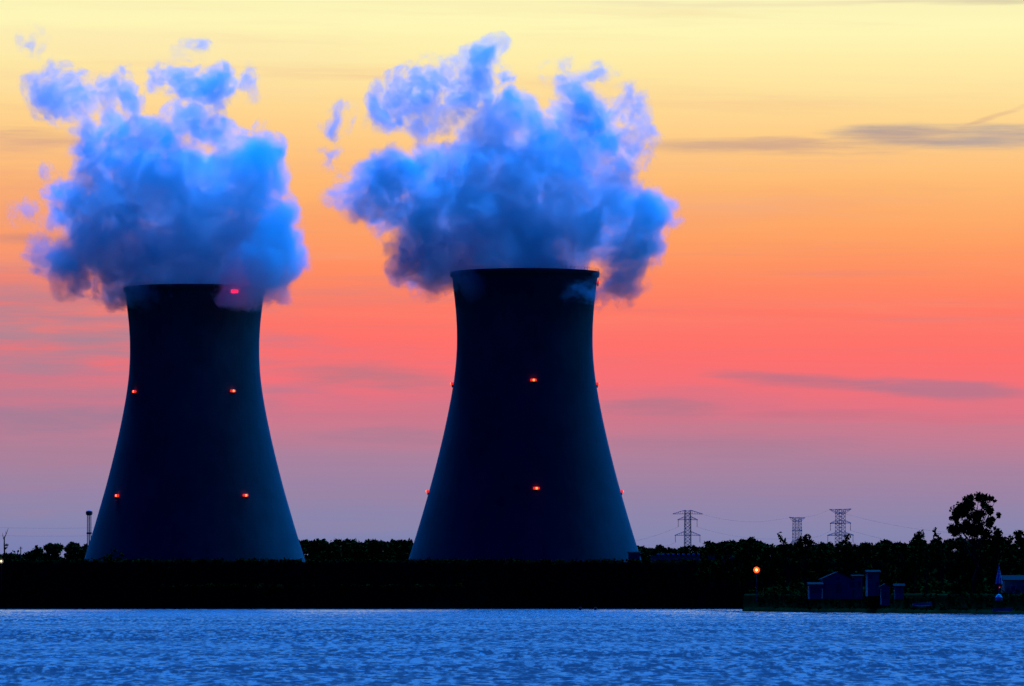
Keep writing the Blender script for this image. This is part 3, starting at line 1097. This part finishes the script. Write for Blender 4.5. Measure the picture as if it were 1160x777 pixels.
# ------------------------------------------------------------------ buildings
def cottage(name, label, x0, x1, eave, ridge, base, dist, depth, gable_front, wall, roof, windows=(), door=None, cat='house'):
    a, c = at(x0, base, dist), at(x1, base, dist)
    k = dist / F
    w = c.x - a.x
    he, hr = (base - eave) * k, (base - ridge) * k
    t = thing(name, label, cat, ((a.x + c.x) / 2, dist, a.z))
    hw = w / 2
    m = MB()
    if gable_front:
        pr = [(-hw, -1.2), (hw, -1.2), (hw, he), (0, hr), (-hw, he)]
        vs = [(x, 0, z) for x, z in pr] + [(x, depth, z) for x, z in pr]
        fs = [(0, 1, 2, 3, 4), (9, 8, 7, 6, 5)] + [(i, i + 5, (i + 1) % 5 + 5, (i + 1) % 5) for i in range(5)]
        m.add(vs, fs)
    else:
        pr = [(0, -1.2), (depth, -1.2), (depth, he), (depth / 2, hr), (0, he)]
        vs = [(-hw, y, z) for y, z in pr] + [(hw, y, z) for y, z in pr]
        fs = [(4, 3, 2, 1, 0), (5, 6, 7, 8, 9)] + [(i, (i + 1) % 5, (i + 1) % 5 + 5, i + 5) for i in range(5)]
        m.add(vs, fs)
    m.build('wall', M[wall], t)
    r = MB()
    o, th = 0.35, 0.18
    if gable_front:
        for s in (-1, 1):
            sl = (hr - he) / hw
            e = (s * (hw + o), he - o * sl)
            vs = [(0, -o, hr + .01), (e[0], -o, e[1] + .01), (e[0], depth + o, e[1] + .01), (0, depth + o, hr + .01)]
            vs += [(x, y, z + th) for x, y, z in vs]
            r.add(vs, [(0, 1, 2, 3), (7, 6, 5, 4), (0, 4, 5, 1), (1, 5, 6, 2), (2, 6, 7, 3), (3, 7, 4, 0)])
    else:
        hd = depth / 2
        sl = (hr - he) / hd
        for s in (-1, 1):
            e = (hd + s * (hd + o), he - o * sl)
            vs = [(-hw - o, hd, hr + .01), (hw + o, hd, hr + .01), (hw + o, e[0], e[1] + .01), (-hw - o, e[0], e[1] + .01)]
            vs += [(x, y, z + th) for x, y, z in vs]
            r.add(vs, [(0, 1, 2, 3), (7, 6, 5, 4), (0, 4, 5, 1), (1, 5, 6, 2), (2, 6, 7, 3), (3, 7, 4, 0)])
    r.build('roof', M[roof], t)
    for (wx, wz, ww, wh) in windows:
        f = MB()
        f.box((wx, -0.04, wz + wh / 2 + 0.06), (ww + 0.24, 0.1, 0.12)).box((wx, -0.04, wz - wh / 2 - 0.06), (ww + 0.24, 0.1, 0.12))
        f.box((wx - ww / 2 - 0.06, -0.04, wz), (0.12, 0.1, wh)).box((wx + ww / 2 + 0.06, -0.04, wz), (0.12, 0.1, wh))
        fo = f.build('window', M['frame'], t)
        MB().box((wx, -0.02, wz), (ww, 0.05, wh)).build('pane', M['pane'], fo)
    if door:
        dx_, dw, dh, z0 = door
        do = MB().box((dx_, -0.05, z0 + dh / 2), (dw, 0.12, dh)).build('door', M['wood'], t)
        MB().lathe([(0.01, 0), (0.05, 0.02), (0.05, 0.1), (0.01, 0.12)], 8, (dx_ + dw * 0.38, -0.16, z0 + dh * 0.48)).build('handle', M['steel'], do)
    return t


cottage('cottage', 'large gabled cottage near the shore, widest of the dim buildings on the right', 932, 966, 655.5, 648, 671, 1125, 9, True, 'siding', 'roof',
        [(-3.0, 1.6, 1.2, 1.2), (2.9, 1.6, 1.2, 1.2), (0.0, 2.9, 0.8, 0.8)], (0.2, 1.0, 2.0, 0.0))
cottage('garage', 'low garage adjoining the left side of the gabled cottage', 917, 931, 662, 660, 671, 1120, 6, False, 'siding', 'roof', [], (0.0, 1.7, 1.3, 0.0), 'garage')
cottage('sun_porch', 'flat-roofed porch adjoining the right side of the gabled cottage', 966.5, 977, 652.5, 651.5, 671, 1127, 5, False, 'block', 'roof', [(0.3, 1.7, 0.7, 1.4)], None, 'porch')
cottage('house', 'small upper-storey house with pale front set back behind the sheds', 983, 996, 648, 646, 668, 1165, 7, False, 'block', 'roof', [(-0.6, 2.8, 0.8, 0.9), (0.7, 1.2, 0.8, 0.9)], None)
cottage('shed', 'narrow pale shed standing right of the cottage', 998.5, 1008, 664, 661.5, 678, 1095, 3, True, 'siding', 'roof', [(0.0, 2.0, 0.5, 0.5)], (0.0, 0.8, 1.6, 0.0), 'shed')
cottage('shed', 'tiny pale garden shed right of the narrow shed', 1014, 1023.5, 663.5, 661.5, 671, 1120, 2.4, False, 'siding', 'roof', [], (0.2, 0.7, 1.15, 0.0), 'shed')
cottage('boathouse', 'dim boathouse at the right picture edge beside the pointed pale canopy', 1138, 1172, 657, 652, 677, 1085, 8, False, 'siding', 'roof',
        [(-1.2, 1.9, 0.8, 0.9), (0.9, 1.9, 0.8, 0.9)], (-2.4, 0.85, 2.0, 0.0), 'boathouse')
cottage('site_hut', 'small dim hut at the right foot of the right cooling tower', 712, 725, 625.5, 624.5, 650, 2330, 6, False, 'siding', 'roof', [], None, 'hut')

# long low plant building with a row of roof vents
a, c = at(738, 640, 2050), at(836, 640, 2050)
ft = thing('plant_building', 'long low plant building behind the bank under the first pylon', 'building', ((a.x + c.x) / 2, 2050, 6.0))
zr = at(0, 628.5, 2050).z - 6.0
MB().box((0, 6, zr / 2 - 0.2), (c.x - a.x, 12, zr)).build('wall', M['block'], ft)
MB().box((0, 6, zr - 0.02), (c.x - a.x + 0.8, 12.8, 0.35)).build('roof', M['drum'], ft)
for i in range(9):
    xv = -(c.x - a.x) / 2 + 2.5 + i * 1.85
    MB().box((xv, 2.0, zr + 0.45), (0.8, 1.2, 0.6)).build('roof_vent', M['roofpale'], ft)

# ------------------------------------------------------------------ pointed canopy, boats, posts
CD = 1082.0
b = at(1131.5, 676, CD)
ct = thing('pointed_canopy', 'tall narrow pointed pale canopy with a dim lamp in its opening', 'canopy', (b.x, CD, b.z))
k = CD / F
H1, H2 = 15 * k, 36 * k


def cone_panels(z0, r0, z1, r1):
    m = MB()
    n = 8
    for i in range(n):
        a0, a1 = 2 * math.pi * i / n, 2 * math.pi * (i + 1) / n
        am = (a0 + a1) / 2
        c_ = lambda a, r, z: (r * math.cos(a), r * math.sin(a), z)
        m.add([c_(a0, r0, z0), c_(am, r0 * 0.80, z0 + 0.15), c_(a1, r0, z0), c_(a1, r1, z1), c_(am, r1 * 0.7, z1), c_(a0, r1, z1)], [(0, 1, 4, 5), (1, 2, 3, 4)])
    return m


cone_panels(H1, 0.78, H2, 0.05).build('canopy_cloth', M['white'], ct)
MB().tube([(0, 0, 0), (0, 0, H2 + 0.3)], 0.05, 8).build('pole', M['steel'], ct)
MB().lathe([(0.72, -0.6), (0.7, 0.0), (0.35, 0.5), (0.06, 0.62)], 8).build('base', M['white'], ct)
lm = MB().lathe([(0.02, -0.12), (0.1, -0.08), (0.12, 0.0), (0.1, 0.1), (0.02, 0.14)], 10, (0.12, -0.35, H1 - 0.65)).build('lamp', M['amberglow'], ct)
MB().tube([(0, 0, H1 - 0.3), (0.12, -0.35, H1 - 0.3), (0.12, -0.35, H1 - 0.52)], 0.02, 5).build('lamp_bracket', M['steel'], ct)


def boat(px, py, dist, L, label, rz):
    p = at(px, py, dist)
    t = thing('rowing_boat', label, 'boat', (p.x, dist, p.z), rz)
    n = 14
    out, inn = [], []
    for i in range(n + 1):
        u = i / n
        x = (u - 0.5) * L
        wv_ = 0.72 * (1 - abs(2 * u - 0.9) ** 2.6 * 0.9) if u < 0.95 else 0.1
        wv_ = max(0.06, wv_)
        zz = 0.62 + 0.18 * u ** 2
        out.append([(x, -wv_, zz), (x, -wv_ * 0.8, 0.2), (x, 0, 0.0 + 0.12 * u ** 4), (x, wv_ * 0.8, 0.2), (x, wv_, zz)])
    vs = [v for row in out for v in row]
    fs = [(i * 5 + j, i * 5 + j + 1, (i + 1) * 5 + j + 1, (i + 1) * 5 + j) for i in range(n) for j in range(4)]
    fs.append((0, 1, 2, 3, 4))
    o = MB().add(vs, fs).build('hull', M['hull'], t)
    sol = o.modifiers.new('thick', 'SOLIDIFY')
    sol.thickness = 0.05
    MB().tube([r_[0] for r_ in out] + [r_[4] for r_ in reversed(out)], 0.05, 6).build('gunwale', M['wood'], t)
    for xx in (-0.22, 0.12):
        MB().box((xx * L, 0, 0.42), (0.26, 1.1, 0.05)).build('thwart', M['wood'], t)
    return t


boat(1045, 686.2, 1080, 3.7, 'pale rowing boat pulled up on the point below the slim trees', R(4))
boat(1135.5, 692.6, 1052, 3.7, 'pale rowing boat on the shore below the pointed pale canopy', R(-3))

for px, lab in ((657, 'left one of two short dark posts standing in the water'), (674.5, 'right one of two short dark posts standing in the water')):
    p = at(px, 690.6, 1367)
    t = thing('mooring_post', lab, 'post', (p.x, 1367, 0), 0.0, 'mooring posts in the water')
    MB().lathe([(0.30, -1.0), (0.28, 0.62), (0.30, 0.64), (0.24, 0.74), (0.02, 0.76)], 12).build('pile', M['wood'], t)
    MB().lathe([(0.30, 0.36), (0.34, 0.38), (0.34, 0.52), (0.30, 0.54)], 12).build('rope_collar', M['drum'], t)


# ------------------------------------------------------------------ shore lamps
def lamp_post(px, py, dist, base_z, label, bulb, shade, s=1.0):
    p = at(px, py, dist)
    h = p.z - base_z
    t = thing('lamp_post', label, 'lamp', (p.x, dist, base_z))
    MB().tube([(0, 0.5, -0.3), (0, 0.5, h + 0.35), (0, 0.35, h + 0.65), (0, 0.0, h + 0.7)], [0.10, 0.07, 0.06, 0.05], 8).build('pole', M['drum'], t)
    # added bowl open towards the lake; the amber one glows as a halo
    g = MB()
    n = 20
    prof = [(0.10, 0.25), (0.45, 0.2), (0.72, 0.05), (0.85, -0.12)]
    vs, fs = [], []
    for r, y in prof:
        for k_ in range(n):
            a_ = 2 * math.pi * k_ / n
            vs.append((r * s * math.cos(a_), y, h + r * s * math.sin(a_)))
    for i in range(len(prof) - 1):
        for k_ in range(n):
            k2 = (k_ + 1) % n
            fs.append((i * n + k_, i * n + k2, (i + 1) * n + k2, (i + 1) * n + k_))
    fs.append(tuple(range(n)))
    g.add(vs, fs)
    g.build('halo_bowl', M[shade], t, smooth=True)
    MB().lathe([(0.02, -0.33 * s), (0.22 * s, -0.27 * s), (0.34 * s, 0), (0.22 * s, 0.27 * s), (0.02, 0.33 * s)], 16, (0, -0.15, h)).build('bulb', M[bulb], t, smooth=True)
    return t


lamp_post(857, 645, 1200, 2.6, 'glowing orange lamp on the dark right shore', 'amberlamp', 'amberglow', 0.8)
lamp_post(1.4, 635.2, 1503.5, 2.2, 'small white lamp at the left edge of the picture', 'paleglow', 'steel', 0.75)
